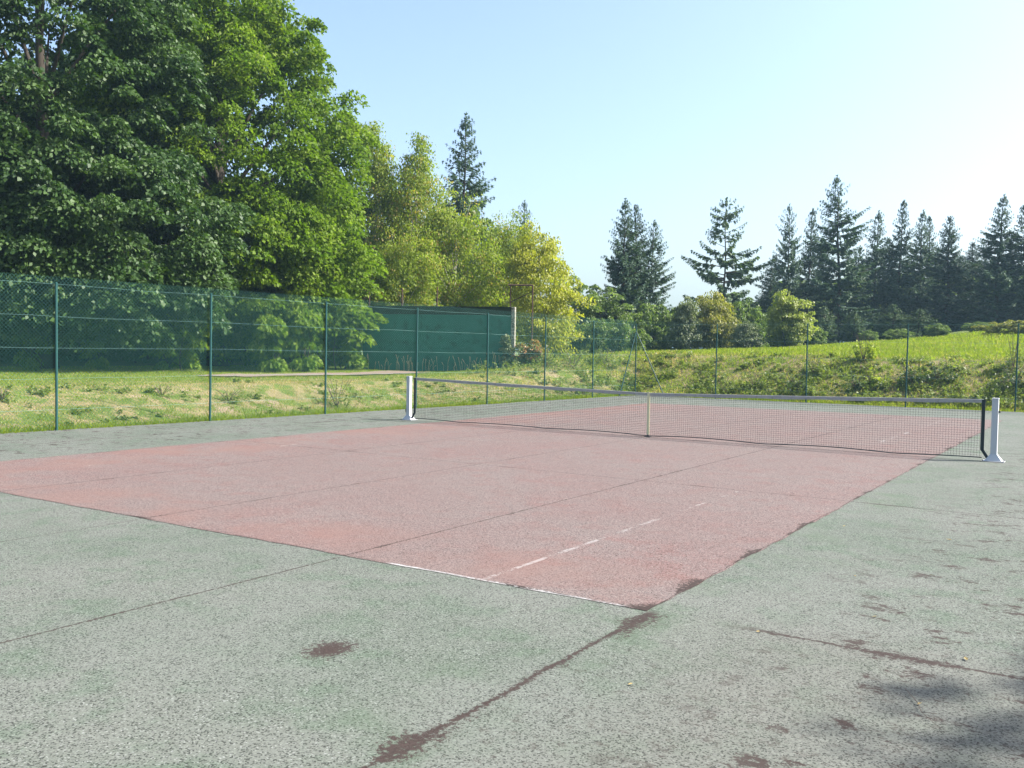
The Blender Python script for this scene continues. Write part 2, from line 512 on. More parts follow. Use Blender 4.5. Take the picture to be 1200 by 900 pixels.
# gravel path on the left lawn, leading to the practice wall
pts = [spot(u, d) for u, d in ((232, 32.4), (290, 32.9), (350, 34.0), (405, 35.6), (445, 37.6), (480, 40.2))]
mb = MB(); vs = []; fs = []
for i in range(41):
    k = i/40*(len(pts)-1); a0 = min(int(k), len(pts)-2); f = k-a0
    x = pts[a0][0]*(1-f)+pts[a0+1][0]*f; y = pts[a0][1]*(1-f)+pts[a0+1][1]*f
    dx, dy = pts[a0+1][0]-pts[a0][0], pts[a0+1][1]-pts[a0][1]; l = math.hypot(dx, dy)
    wd = .95*min(1, .15+i/8)
    for s in (-1, -.5, 0, .5, 1):
        q_ = wd*s+random.uniform(-.1, .1)
        xx = x-dy/l*q_; yy = y+dx/l*q_
        vs.append((xx, yy, tz(xx, yy)+.045))
for i in range(40):
    for k in range(4):
        fs.append((i*5+k, i*5+k+5, i*5+k+6, i*5+k+1))
mb.add(vs, fs); o = mb.build('path', M['gravel'], smooth=True); tag(o, kind='structure')

# ------------------------------------------------------------------ fences


def prism_strands(p0, p1, r, off):
    """thin three-sided wires from p0 to p1, arrays (N,3)"""
    d = p1-p0; d = d/np.linalg.norm(d, axis=1)[:, None]
    nrm = off/np.linalg.norm(off)
    b = np.cross(d, nrm)
    ring = [(0*b+nrm), (-.5*nrm+.866*b), (-.5*nrm-.866*b)]
    qs = []
    for k in range(3):
        a0 = ring[k]*r; a1 = ring[(k+1) % 3]*r
        qs.append(np.stack([p0+a0, p0+a1, p1+a1, p1+a0], 1))
    return np.concatenate(qs).reshape(-1, 3)


def chain_link(name, A, B, H0, H1, parent, pitch=.076, r=.0017):
    """diamond wire mesh between ground points A and B from height H0 to H1"""
    A = np.array([*A, 0.0]); B = np.array([*B, 0.0])
    L = np.linalg.norm(B-A); u = (B-A)/L; nrm = np.array([-u[1], u[0], 0])
    H = H1-H0
    s = np.arange(-H, L, pitch)
    allv = []
    for sign in (1, -1):
        a = s.copy(); b = s+H
        za = np.zeros_like(a); zb = np.full_like(a, H)
        m = a < 0; za[m] = -a[m]; a[m] = 0
        m = b > L; zb[m] = H-(b[m]-L); b[m] = L
        ok = (zb-za) > .02
        a, b, za, zb = a[ok], b[ok], za[ok], zb[ok]
        if sign < 0: a, b = L-a, L-b
        p0 = A+u*a[:, None]+np.array([0, 0, 1])*(za+H0)[:, None]+nrm*(.0012*sign)
        p1 = A+u*b[:, None]+np.array([0, 0, 1])*(zb+H0)[:, None]+nrm*(.0012*sign)
        allv.append(prism_strands(p0, p1, r, nrm))
    o = np_mesh(name, np.concatenate(allv), 4, M['fence_green'], None, parent)
    return o


def fence(label, A, B, post_xy, braces, H=2.93):
    root = empty('chain_link_fence', (0, 0, 0))
    tag(root, label, 'fence', 'green chain link fences')
    chain_link('wire_mesh', A, B, .02, 3.06, root)
    A3 = np.array([*A, 0.0]); B3 = np.array([*B, 0.0]); u = (B3-A3)/np.linalg.norm(B3-A3); nr = np.array([u[1], -u[0], 0])
    for z in (2.90, 2.27, 1.65, 1.04, .42):
        mb = MB(); m = 24
        pts = []
        for i in range(m+1):
            p = A3+(B3-A3)*i/m+nr*.012
            pts.append((p[0], p[1], z+random.uniform(-.012, .012)))
        mb.tube(pts, [.0018]*(m+1), 4); mb.build('tension_wire', M['tension'], root)
    for i, (x, y) in enumerate(post_xy):
        mb = MB()
        lean = random.uniform(-.02, .02)
        p = (x+nr[0]*.04, y+nr[1]*.04)
        mb.tube([(p[0], p[1], -.1), (p[0]+lean, p[1], H-.02), (p[0]+lean, p[1], H), (p[0]+lean, p[1], H+.012)], [.025, .025, .027, .012], 10)
        po = mb.build('post', M['post_green'], root, smooth=False)
    for (x0, y0, z0, x1, y1, z1) in braces:
        mb = MB(); mb.tube([(x0, y0, z0), (x1, y1, z1)], [.021, .021], 8); mb.build('brace', M['post_green'], root)
    return root


lp = [(fence_x(y), y) for y in (-14.2, -10.7, -7.16, -3.57, -.02, 3.53, 6.97, 10.3, 13.61, 17.05)]
corner = lp[-1]
FF = lambda x: 17.05+.02*(x+8.5)
fence('long green chain link fence in front of the big trees and practice wall', (fence_x(-14.3), -14.3), corner, lp,
      [(corner[0]+.04, corner[1]-.03, 2.62, fence_x(15.7)+.05, 15.7, .02)])
fp = [(x, FF(x)) for x in (-5.0, -1.5, 1.95, 5.35, 8.8)]
fence('green chain link fence at the far end below the weedy bank and conifers', corner, (8.8, FF(8.8)), fp,
      [(corner[0]+.05, corner[1]-.03, 2.62, -7.15, FF(-7.15)-.04, .02)])

# ------------------------------------------------------------------ tennis net and posts


def top_z(x):
    return .914+(1.045-.914)*(abs(x)/6.2)**1.15


XL, XR = -6.22, 6.22
net = empty('tennis_net', (0, 0, 0))
tag(net, 'black tennis net with faded grey headband sagging across the red court', 'net')
pv0 = []; pv1 = []
for x in np.arange(XL+.03, XR-.02, .045):
    b = .035+.03*abs(math.sin(x*1.3)) if abs(x) > .3 else .02
    pv0.append((x, random.uniform(-.004, .004), b)); pv1.append((x+random.uniform(-.003, .003), 0, top_z(x)))
hv0 = []; hv1 = []
nseg = 62
for r in range(24):
    f = r/24
    for i in range(nseg):
        xa = XL+(XR-XL)*i/nseg; xb = XL+(XR-XL)*(i+1)/nseg
        za = .05+(top_z(xa)-.05)*f; zb = .05+(top_z(xb)-.05)*f
        hv0.append((xa, 0.001, za)); hv1.append((xb, 0.001, zb))
P0 = np.array(pv0+hv0); P1 = np.array(pv1+hv1)
np_mesh('netting', prism_strands(P0, P1, .0016, np.array([0, 1.0, 0])), 4, M['net'], None, net)
mb = MB()
k = 60
for i in range(k):
    xa = XL+(XR-XL)*i/k; xb = XL+(XR-XL)*(i+1)/k
    za, zb = top_z(xa), top_z(xb)
    da = .060+.006*math.sin(xa*5); db = .060+.006*math.sin(xb*5)
    for s in (-1, 1):
        y = .006*s
        mb.add([(xa, y, za-da), (xb, y, zb-db), (xb, y, zb), (xa, y, za)], [(0, 1, 2, 3)])
    mb.add([(xa, -.006, za), (xb, -.006, zb), (xb, 0, zb+.006), (xa, 0, za+.006), (xa, .006, za), (xb, .006, zb)], [(0, 1, 2, 3), (3, 2, 5, 4)])
mb.build('headband', M['band'], net)
mb = MB(); mb.box(-.026, .026, -.012, -.008, .05, .93); mb.box(-.026, .026, .008, .012, .05, .93); mb.box(-.026, .026, -.012, .012, .926, .932)
mb.build('centre_strap', M['strap'], net)
mb = MB(); mb.tube([(0, 0, .0), (0, 0, .06)], [.012, .012], 8); mb.box(-.06, .06, -.06, .06, .004, .014); mb.build('ground_anchor', M['black_metal'], net)
for s in (-1, 1):
    mb = MB(); x = 6.22*s
    for (za, zb, xa, xb) in ((.19, 1.04, 0, 0), (.03, .19, .10*s, 0)):
        mb.add([(x+xa-.028, -.009, za), (x+xa+.028, -.009, za), (x+xb+.028, -.009, zb), (x+xb-.028, -.009, zb),
                (x+xa-.028, .009, za), (x+xa+.028, .009, za), (x+xb+.028, .009, zb), (x+xb-.028, .009, zb)],
               [(0, 1, 2, 3), (7, 6, 5, 4), (0, 3, 7, 4), (1, 5, 6, 2), (3, 2, 6, 7), (0, 4, 5, 1)])
    mb.build('side_band', M['blackband'], net)
    mb = MB(); mb.tube([(x, 0, 1.02), (x+.13*s, 0, 1.035)], [.006, .006], 6)
    mb.build('cord', M['black_metal'], net)
mb = MB(); pts = []
for i in range(61):
    x = XL+(XR-XL)*i/60
    pts.append((x, -.01+.02*math.sin(x*2.1), .025+.03*abs(math.sin(x*1.3))*(1 if abs(x) > .3 else .2)))
mb.tube(pts, [.010]*61, 6); mb.build('bottom_cord', M['blackband'], net)


def net_post(x, label, winder):
    root = empty('net_post', (x, 0, 0))
    tag(root, label, 'net post', 'white posts of the tennis net')
    mb = MB(); w = .050
    mb.box(-w, w, -w, w, .012, 1.062); mb.build('shaft', M['white_metal'], root, bevel=.006)
    mb = MB(); mb.box(-w-.003, w+.003, -w-.003, w+.003, 1.062, 1.078); mb.build('cap', M['white_metal'], root, bevel=.004)
    mb = MB(); mb.box(-.17, .17, -.13, .13, .004, .012)
    b0, t0, zb, zt = .135, .0525, .012, .125
    mb.add([(-b0, -.10, zb), (b0, -.10, zb), (b0, .10, zb), (-b0, .10, zb), (-t0, -t0, zt), (t0, -t0, zt), (t0, t0, zt), (-t0, t0, zt)],
           [(0, 1, 5, 4), (1, 2, 6, 5), (2, 3, 7, 6), (3, 0, 4, 7), (4, 5, 6, 7), (0, 3, 2, 1)])
    mb.build('foot', M['white_metal'], root, bevel=.003)
    for sx in (-1, 1):
        for sy in (-1, 1):
            mb = MB(); mb.tube([(sx*.155, sy*.115, .010), (sx*.155, sy*.115, .026)], [.011, .011], 6)
            mb.build('bolt', M['black_metal'], root)
    s = 1 if x > 0 else -1
    mb = MB(); mb.box(s*(w+.001) if s > 0 else -w-.03, s*(w+.03) if s > 0 else -w-.001, -.02, .02, .22 if winder else .83, .30 if winder else .86)
    if winder: mb.tube([(-w-.03, 0, .26), (-w-.05, 0, .26), (-w-.05, 0, .18)], [.012, .012, .010], 6)
    mb.build('winder', M['black_metal'], root)
    mb = MB(); mb.tube([(0, -.058, 1.035), (0, -.064, 1.035)], [.015, .013], 8)
    mb.build('pulley_pin', M['white_metal'], root)
    return root


net_post(-6.40, 'chipped white net post nearer the practice wall with black winder low on its side', True)
net_post(6.40, 'chipped white net post beside the gap in the near-right corner of the net', False)

# ------------------------------------------------------------------ practice wall and rusty frames
lx, ly = spot(426, 42.5); rx, ry = spot(599, 40.6)
ang = math.atan2(ry-ly, rx-lx); wl = math.hypot(rx-lx, ry-ly)
zl = min(tz(lx, ly), tz(rx, ry))
wtop = height_of(rx, ry, 360.5)
wall = empty('practice_wall', (lx, ly, zl-.05), ang)
tag(wall, 'dark green tennis practice wall with pale concrete end standing on the lawn', 'wall')
hh = wtop-zl+.05
mb = MB(); mb.box(0, wl, -.09, .09, 0, hh-.34); mb.build('board', M['wall_green'], wall, bevel=.006)
mb = MB(); mb.box(0, wl, -.092, .092, hh-.339, hh); mb.build('top_board', M['wall_top'], wall, bevel=.006)
mb = MB(); mb.box(wl+.002, wl+.17, -.13, .13, 0, hh+.02); mb.build('end_pillar', M['concrete'], wall, bevel=.015)
mb = MB(); mb.box(-.03, wl+.001, -.11, .11, hh+.002, hh+.035); mb.build('coping', M['wall_top'], wall, bevel=.006)


def rusty_frame(u0, u1, d, vtop, label):
    x0, y0 = spot(u0, d); x1, y1 = spot(u1, d)
    z = tz(x0, y0)-.1; h = height_of(x0, y0, vtop)-z
    root = empty('steel_gantry', (x0, y0, z), math.atan2(y1-y0, x1-x0)); w = math.hypot(x1-x0, y1-y0)
    tag(root, label, 'steel frame', 'rusty steel frames behind the practice wall')
    for xx in (0, w):
        mb = MB(); mb.tube([(xx, 0, 0), (xx, 0, h)], [.035, .035], 8); mb.build('upright', M['rust'], root)
    mb = MB(); mb.tube([(-.12, 0, h), (w+.02, 0, h)], [.04, .04], 8); mb.build('crossbar', M['rust'], root)
    mb = MB(); mb.tube([(0, 0, h*.80), (w, 0, h*.93)], [.022, .022], 6); mb.build('brace', M['rust'], root)


rusty_frame(411, 432, 46.5, 340, 'rusty upright steel frame standing left of the dark green practice wall')
rusty_frame(597, 623, 45.5, 334, 'rusty upright steel frame rising behind the pale right end of the practice wall')


def rusty_pole(u, d, vtop, label):
    x, y = spot(u, d); z = tz(x, y)-.1; h = height_of(x, y, vtop)-z
    mb = MB(); mb.tube([(0, 0, 0), (0, 0, h*.5), (.03, 0, h-.02), (.03, 0, h)], [.036, .036, .034, .02], 8)
    o = mb.build('rusty_pole', M['rust']); o.location = (x, y, z)
    tag(o, label, 'pole', 'rusty poles behind the practice wall')


rusty_pole(470, 46.4, 338, 'thin rusty pole behind the left third of the practice wall top')
rusty_pole(511, 46.0, 336, 'thin rusty pole behind the middle of the practice wall top')

# ------------------------------------------------------------------ trees


def unit(n):
    v = rng.normal(size=(n, 3)); return v/np.linalg.norm(v, axis=1)[:, None]


def leaf_quads(c, axis_, nrm, length, width, fold=.25):
    a = axis_/np.linalg.norm(axis_, axis=1)[:, None]
    b = np.cross(nrm, a); b /= np.linalg.norm(b, axis=1)[:, None]+1e-9
    n = np.cross(a, b)
    L = length[:, None]*.5; W = width[:, None]*.5
    v = np.stack([c-a*L, c+b*W+n*W*fold-a*L*.1, c+a*L, c-b*W+n*W*fold-a*L*.1], 1)
    return v.reshape(-1, 3)


def crown_points(ells, nclump, shell=.55):
    """clump centres spread through a union of ellipsoids ((cx,cy,cz),(rx,ry,rz),weight)"""
    out = []; dirs = []
    w = np.array([e[2] for e in ells], float); w /= w.sum()
    which = rng.choice(len(ells), nclump, p=w)
    for i in which:
        (cx, cy, cz), (rx, ry, rz), _ = ells[i]
        d = unit(1)[0]
        r = shell+(1-shell)*rng.random()**.6
        r *= 1+.055*rng.normal()
        out.append((cx+d[0]*rx*r, cy+d[1]*ry*r, cz+d[2]*rz*r)); dirs.append(d)
    return np.array(out), np.array(dirs)


def broadleaf(ells, nclump, per, rc, leaf, mat, name_mat='bark', flat=.6, droop=.5, trunk_r=.3, shell=.55, hang=0, limbs=26,
              height=None, stems=1, zmin=.1, spread=.3):
    cs, ds = crown_points(ells, nclump, shell)
    keep = cs[:, 2] > zmin
    cs, ds = cs[keep], ds[keep]
    nc = len(cs); N = nc*per
    ci = np.repeat(np.arange(nc), per)
    size = rc*(.6+.8*rng.random(nc))[ci]
    d = unit(N)
    d[:, 2] = np.abs(d[:, 2])*.9-.25
    r = (.35+.65*rng.random(N)**.6)
    P = cs[ci]+d*(size*r)[:, None]*np.array([1, 1, flat])
    # boughs sag towards the outside of the clump
    out = np.repeat(ds, per, 0); out[:, 2] = 0
    rad = np.linalg.norm((P-cs[ci])[:, :2], axis=1)
    P[:, 2] -= droop*rad*rad/np.maximum(size, .1)*.6
    if hang:
        t = rng.random(N)**1.5*hang*(.4+.6*rng.random(N))
        P[:, 2] -= t
        strand = rng.integers(0, 14, N)
        ang = strand*.4488+ci*1.7
        P[:, 0] += np.cos(ang)*size*.5; P[:, 1] += np.sin(ang)*size*.5
    nrm = d*.6+out*.3+np.array([0, 0, .45])+unit(N)*1.0
    ax = d*.6+out*.4+np.array([0, 0, -.55-(.8 if hang else 0)])+unit(N)*.65
    L = leaf*(.6+.8*rng.random(N)); W = L*(.52+.25*rng.random(N))
    tint = np.clip(.5+(rng.random(nc)[ci]-.5)*.55+(rng.random(N)-.5)*.75, 0, 1)
    V = leaf_quads(P, ax, nrm, L, W)
    # trunk and limbs
    mb = MB()
    top = height or max(e[0][2]+e[1][2] for e in ells)
    for s in range(stems):
        a0 = 2*PI*s/stems+.6; off = 0 if stems == 1 else spread
        tr = trunk_r if stems == 1 else trunk_r*(.7+.5*random.random())
        pts = []; rad = []
        lx_, ly_ = random.uniform(-.2, .2), random.uniform(-.2, .2)
        for i in range(8):
            f = i/7
            pts.append((math.cos(a0)*off*(1+f*2.5)+lx_*f+math.sin(f*5+s)*.08, math.sin(a0)*off*(1+f*2.5)+ly_*f, -.2+f*top*.86))
            rad.append(tr*(1.25 if i == 0 else 1)*(1-f*.86))
        mb.tube(pts, rad, 8)
        for k in rng.choice(nc, min(limbs//stems, nc), replace=False):
            e = cs[k]
            zf = max(.3, min(e[2]*.62, top*.75)); f = min(1, (zf+.2)/(top*.86))
            j = f*7; j0 = min(int(j), 6); g = j-j0
            b = [pts[j0][q_]*(1-g)+pts[j0+1][q_]*g for q_ in range(3)]
            r0 = tr*(1-f*.86)*.5
            mid = ((b[0]+e[0])*.5, (b[1]+e[1])*.5, (b[2]+e[2])*.5+.25)
            mb.tube([b, mid, tuple(e)], [r0, r0*.6, r0*.18], 5, False)
    return V, tint, M[mat], mb, M[name_mat]


def make_tree(name, spec, crown_name='crown', trunk_name='trunk'):
    V, tint, lm, mb, bm = spec
    root = empty(name)
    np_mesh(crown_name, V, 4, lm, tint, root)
    mb.build(trunk_name, bm, root, smooth=True)
    return root


def conifer(H, R, mat, gap=.12, whorl=.36, base=.06, droop=.25, curve=.88, per_m=5.5, wide=.44, ragged=.30, nb=(6, 7, 8), lay=.3, rise=.62):
    """whorled evergreen; H metres tall, R widest branch"""
    C = []; A = []; Nn = []; L = []; T = []
    mb = MB()
    lean = random.uniform(-.25, .25)
    trunk_pts = [(lean*(i/9)**2*2+0.06*math.sin(i*1.3), .05*math.cos(i*1.7), H*i/9-.2*(i == 0)) for i in range(10)]
    mb.tube(trunk_pts, [max(.015, H*.012*(1-i/9.3)) for i in range(10)], 8)
    z = H*base
    ph = [random.random()*6.28 for _ in range(6)]
    while z < H*.985:
        f = (z/H-base)/(1-base)
        prof = (1-f)**curve*(.72+.28*min(1, f*4))*1.15
        n = random.choice(nb) if f < .8 else 5
        a0 = random.random()*6.28
        cx = lean*(z/H)**2*2
        for k in range(n):
            if random.random() < gap: continue
            a = a0+k*6.283/n+random.uniform(-.35, .35)
            mod = 1+ragged*(math.sin(z*1.35+ph[0]+1.5*math.sin(a+ph[1]))*.6+math.sin(z*.62+2*a+ph[2])*.6)
            bl = R*prof*random.uniform(.62, 1.12)*mod+.08
            lift = rise*f+.06-droop*(1-f)*random.uniform(.5, 1.4)
            ca, sa = math.cos(a), math.sin(a)
            zz = z+random.uniform(-.18, .18)
            nst = max(3, int(bl*per_m))
            pts = []
            for i in range(nst+1):
                s = i/nst; r = bl*s
                pts.append((cx+ca*r, sa*r, zz+bl*(lift*s+.16*s*s*s)))
            if bl > .5:
                mb.tube([pts[0], pts[nst//2], pts[-1]], [.010+.010*bl, .008+.005*bl, .005], 4, False)
            for i in range(1, nst+1):
                s = i/nst
                if s < lay*random.random()*1.6: continue
                p = np.array(pts[i])
                side = (1-s*.72)*(min(.36, .06+.24*bl)+.17*bl)
                for q_ in ((-1, 1) if i < nst else (-1, 0, 1)):
                    for rep in range(2):
                        tw = side*random.uniform(.6, 1.2)
                        e = random.uniform(.35, 1.0)
                        dx = ca*.8-sa*q_*e; dy = sa*.8+ca*q_*e
                        dv = np.array([dx, dy, random.uniform(-.6, .2)]); dv /= np.linalg.norm(dv)
                        c = p+dv*tw*.5+np.array([0, 0, random.uniform(-.08, .08)])
                        C.append(c); A.append(dv); L.append(max(.28-.15*f, tw*1.2))
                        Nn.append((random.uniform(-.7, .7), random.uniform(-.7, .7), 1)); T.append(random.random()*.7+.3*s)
                        if random.random() < .6:      # hanging spray
                            dv2 = np.array([dx*.5, dy*.5, -.8])
                            C.append(c+np.array([0, 0, -.12])); A.append(dv2); L.append(max(.2, tw*.8))
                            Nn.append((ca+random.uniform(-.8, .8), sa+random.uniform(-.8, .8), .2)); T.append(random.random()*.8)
        z += whorl*random.uniform(.7, 1.3)*(1 if f < .8 else .7)
    cx = lean*2
    for i in range(30):
        zt = H*(1-.05*random.random()); a = random.random()*6.28
        dv = np.array([math.cos(a)*.6, math.sin(a)*.6, .7])
        C.append(np.array([cx, 0, zt])+dv*.1); A.append(dv); L.append(random.uniform(.14, .30)); Nn.append((-math.sin(a), math.cos(a), .3)); T.append(random.random())
    C = np.array(C); A = np.array(A); L = np.array(L); Nn = np.array(Nn, float)
    W = np.clip(L*wide, .07, .34)*(.7+.6*rng.random(len(L)))
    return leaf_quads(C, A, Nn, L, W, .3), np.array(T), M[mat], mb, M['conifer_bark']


def place(root, u, d, label, cat, group=None, vtop=None, nat_h=None, hw=None, nat_r=None, rz=None, sink=.05):
    x, y = spot(u, d); z = tz(x, y)-sink
    root.location = (x, y, z)
    if rz is None: rz = random.random()*6.28
    root.rotation_euler = (0, 0, rz)
    if vtop is not None:
        h = height_of(x, y, vtop)-z
        sz = h/nat_h
        sx = px_size(x, y, hw)/nat_r if hw else sz
        root.scale = (sx, sx, sz)
    tag(root, label, cat, group)
    return root


def face_cam(u):
    """rotation that puts a tree's local +X to the right as seen from the court"""
    x, y = spot(u, 40)
    return math.atan2(y-CAM[1], x-CAM[0])-PI/2


# --- the big broadleaved trees on the left (local +X = towards the practice wall)
rA = empty('broadleaf_tree')
spA = broadleaf([((0, 0, 11.5), (5.6, 5.0, 6.6), 3.4), ((1.6, -1.8, 5.2), (5.0, 3.6, 3.2), 1.9), ((-3.2, -2.5, 5.6), (3.6, 3.0, 3.6), 1.2),
                 ((.8, -2.6, 3.0), (5.4, 2.6, 1.9), 1.5)],
                1050, 250, .78, .165, 'oak_dark', flat=.5, droop=.85, trunk_r=.42, shell=.60)
def fill_tree(root, spec):
    V, tint, lm, mb, bm = spec
    np_mesh('crown', V, 4, lm, tint, root); mb.build('trunk', bm, root, smooth=True)
fill_tree(rA, spA)
place(rA, 52, 38, 'huge dark glossy broadleaf tree filling the left edge behind the fence', 'tree', 'big broadleaf trees beyond the fence', rz=face_cam(52))
rB = empty('broadleaf_tree')
fill_tree(rB, broadleaf([((0, 0, 8.6), (6.6, 5.5, 8.6), 4.0), ((1.0, -1.6, 4.2), (6.0, 5.0, 3.6), 1.9), ((-2.0, 0, 14.5), (3.6, 3.6, 4.2), .9), ((3.4, -.5, 2.6), (3.0, 2.6, 1.9), .5)],
                        1500, 240, .82, .168, 'oak_bright', flat=.85, droop=.35, trunk_r=.45, shell=.62))
rB.scale = (.95, .95, 1)
place(rB, 255, 43, 'tall bright green broadleaf tree with rounded crown, next to the yellow birches', 'tree', 'big broadleaf trees beyond the fence', rz=face_cam(272))
rC = empty('broadleaf_tree')
fill_tree(rC, broadleaf([((0, 0, 9.5), (6.5, 4.0, 9.0), 3), ((1, 0, 3.2), (7.0, 3.2, 3.2), 1.5)], 260, 240, 1.25, .32, 'oak_dark', flat=.6, droop=.6, trunk_r=.4, shell=.35))
place(rC, 150, 51, 'dark broadleaf tree half hidden between and behind the two big left trees', 'tree', 'big broadleaf trees beyond the fence', rz=face_cam(150))

rD = copy_tree(rC)
place(rD, 352, 55, 'dark broadleaf tree just behind the right side of the bright green crown', 'tree', 'big broadleaf trees beyond the fence', rz=face_cam(352)+PI)
rD.scale = (.62, .62, .72)

# dark undergrowth below the big trees
ub = [(-40, 44, 340, 90), (60, 46, 345, 95), (165, 47, 350, 95), (265, 48, 355, 90), (350, 47.5, 352, 75), (405, 47, 350, 55)]
ulab = ['dark leafy undergrowth bush under the leftmost edge of the big trees', 'dark leafy undergrowth bush behind the leftmost visible fence post',
        'dark undergrowth bush under the trees between the first two fence posts', 'dark undergrowth bush under the bright tree behind the second fence post',
        'dark undergrowth bush under the bright tree just left of the third fence post', 'green undergrowth bush beside the left rusty frame']
uproto = make_tree('undergrowth_bush', broadleaf([((0, 0, 1.6), (3.4, 2.0, 1.5), 2), ((-1.2, 0, 1.2), (2.4, 2.0, 1.2), 1), ((1.4, -.3, 1.3), (2.2, 1.8, 1.3), 1)], 90, 190, .62, .24, 'oak_dark', flat=.7, droop=.4, trunk_r=.06, shell=.4, stems=4, limbs=24, height=2.4), 'foliage', 'stems')
ub = ub[:5]
for i, (u, d, vt, hw) in enumerate(ub):
    o = uproto if i == 0 else copy_tree(uproto)
    place(o, u, d, ulab[i], 'bush', 'dark bushes under the big trees', vt, 3.1, hw, 3.4, face_cam(u)+(PI if i % 2 else 0)+random.uniform(-.3, .3))
# paler leafy boughs hanging to the lawn under the bright tree
o = make_tree('leafy_bush', broadleaf([((0, 0, 1.3), (1.5, 1.0, 1.3), 2), ((.5, 0, 2.2), (1.1, .9, .8), 1)], 42, 150, .5, .24, 'oak_bright', flat=.5, droop=.7, trunk_r=.05, shell=.5, stems=3, limbs=15, height=2.2), 'foliage', 'stems')
place(o, 392, 41.5, 'light green leafy bush beside the third fence post, left of the practice wall', 'bush', None, 350, 3.0, 44, 1.5, face_cam(392))

o2 = copy_tree(o)
place(o2, 408, 43.5, 'light green leafy bush directly left of the practice wall, by the left rusty gantry', 'bush', None, 350, 3.0, 26, 1.5, face_cam(412)+2.5)

GL = 'sunlit leafy bushes in front of the big trees'
for u, d, vt, hw, lab in ((40, 35.8, 342, 24, 'sunlit leafy bush left of the nearest fence post, under the dark tree'),
                          (112, 36.4, 372, 20, 'small sunlit leafy bush between the first two fence posts'),
                          (208, 36.6, 362, 30, 'sunlit leafy bush just left of the second fence post'),
                          (318, 37.2, 366, 26, 'sunlit leafy bush midway between the second and third fence posts'),
                          (352, 38.4, 356, 30, 'sunlit leafy bush close left of the third fence post')):
    place(copy_tree(o), u, d, lab, 'bush', GL, vt, 3.0, hw, 1.5, face_cam(u)+random.uniform(-2, 2))

# --- birches and yellow trees behind the practice wall
birchA = lambda: broadleaf([((0, 0, 7.6), (2.0, 1.9, 5.0), 3), ((.2, 0, 11.2), (1.0, 1.0, 2.6), .9), ((0, 0, 4.2), (2.3, 2.2, 3.0), 1.3)], 230, 110, .50, .135, 'birch_leaf', 'birch_bark', .9, .3, .13, .35, 1.5, 30, 14)
birchB = lambda: broadleaf([((0, 0, 5.6), (2.7, 2.4, 4.2), 3), ((.8, 0, 7.6), (1.7, 1.6, 2.6), 1), ((-1.0, 0, 3.4), (2.2, 2.1, 2.6), 1.2)], 230, 110, .55, .135, 'birch_leaf', 'birch_bark', .9, .3, .12, .35, 1.2, 30, 10)
b1 = make_tree('birch_tree', birchA()); b2 = make_tree('birch_tree', birchB())
G = 'yellowing birches behind the practice wall'
place(b1, 436, 54, 'tall yellow-green birch next to the bright broadleaf crown', 'tree', G, 138, 14.0, 46, 2.3)
place(copy_tree(b1), 486, 53, 'wispy birch with thin brownish top left of the tall spruce', 'tree', G, 152, 14.0, 44, 2.3)
place(b2, 534, 51, 'rounded yellow-green birch directly in front of the tall spruce', 'tree', G, 222, 10.2, 52, 2.7)
place(copy_tree(b2), 592, 54, 'greyish birch between the spruce and the bright yellow tree', 'tree', G, 246, 10.2, 42, 2.7)
place(copy_tree(b2), 470, 49, 'shorter birch behind the left part of the practice wall', 'tree', G, 262, 10.2, 48, 2.7)
y1 = make_tree('yellow_tree', broadleaf([((0, 0, 4.6), (2.6, 2.3, 3.6), 3), ((.9, 0, 3.2), (2.6, 2.2, 2.2), 1.2), ((-.5, 0, 7.0), (1.4, 1.3, 1.9), .7)], 210, 110, .55, .15, 'yellow_leaf', 'birch_bark', .75, .4, .11, .4, .5, 30, 8.4))
place(y1, 632, 49, 'bright yellow-leaved tree behind the right rusty frame', 'tree', None, 262, 8.9, 50, 3.0, face_cam(632))
al = make_tree('green_tree', broadleaf([((0, 0, 4.0), (2.8, 2.4, 3.4), 3), ((0, 0, 1.8), (3.0, 2.5, 1.9), 1.4)], 200, 130, .6, .17, 'alder_leaf', 'bark', .65, .5, .12, .4, 0, 24, 7))
GA = 'mid green trees behind the yellowing birches'
place(al, 560, 58, 'mid green tree filling the shade behind the middle of the practice wall', 'tree', GA, 250, 7.4, 58, 3.0)
place(copy_tree(al), 456, 58, 'mid green tree in the gap behind the left rusty frame and birches', 'tree', GA, 205, 7.4, 60, 3.0)
place(copy_tree(al), 662, 60, 'mid green tree low on the right of the bright yellow tree', 'tree', GA, 322, 7.4, 48, 3.0)
place(copy_tree(al), 705, 61, 'mid green tree left of the twin conifers', 'tree', GA, 336, 7.4, 46, 3.0)

# round bushes right of the yellow tree
hb = make_tree('round_bush', broadleaf([((0, 0, 1.7), (2.6, 2.0, 1.7), 3), ((-1.2, 0, 1.3), (2.0, 1.8, 1.3), 1), ((1.3, 0, 1.2), (1.9, 1.7, 1.3), 1)], 150, 130, .5, .16, 'alder_leaf', 'bark', .7, .4, .05, .45, 0, 30, 2.6, 5), 'foliage', 'stems')
GB = 'round green bushes along the edge of the far lawn'
place(hb, 668, 54, 'grey-green round bush left of the fence corner, beside the yellow tree', 'bush', GB, 370, 3.5, 44, 2.9)
place(copy_tree(hb), 718, 53, 'rounded dense bush ending just left of the fence corner post', 'bush', GB, 366, 3.5, 38, 2.9)
place(copy_tree(hb), 772, 60, 'dark green bush below the twin conifers, right of the corner post', 'bush', GB, 352, 3.5, 42, 2.9)
place(copy_tree(hb), 872, 64, 'green bush between the olive bush and the pale upright bush', 'bush', GB, 350, 3.5, 34, 2.9)
place(copy_tree(hb), 745, 64, 'dark bush filling the gap directly under the twin conifers', 'bush', GB, 345, 3.5, 46, 2.9)
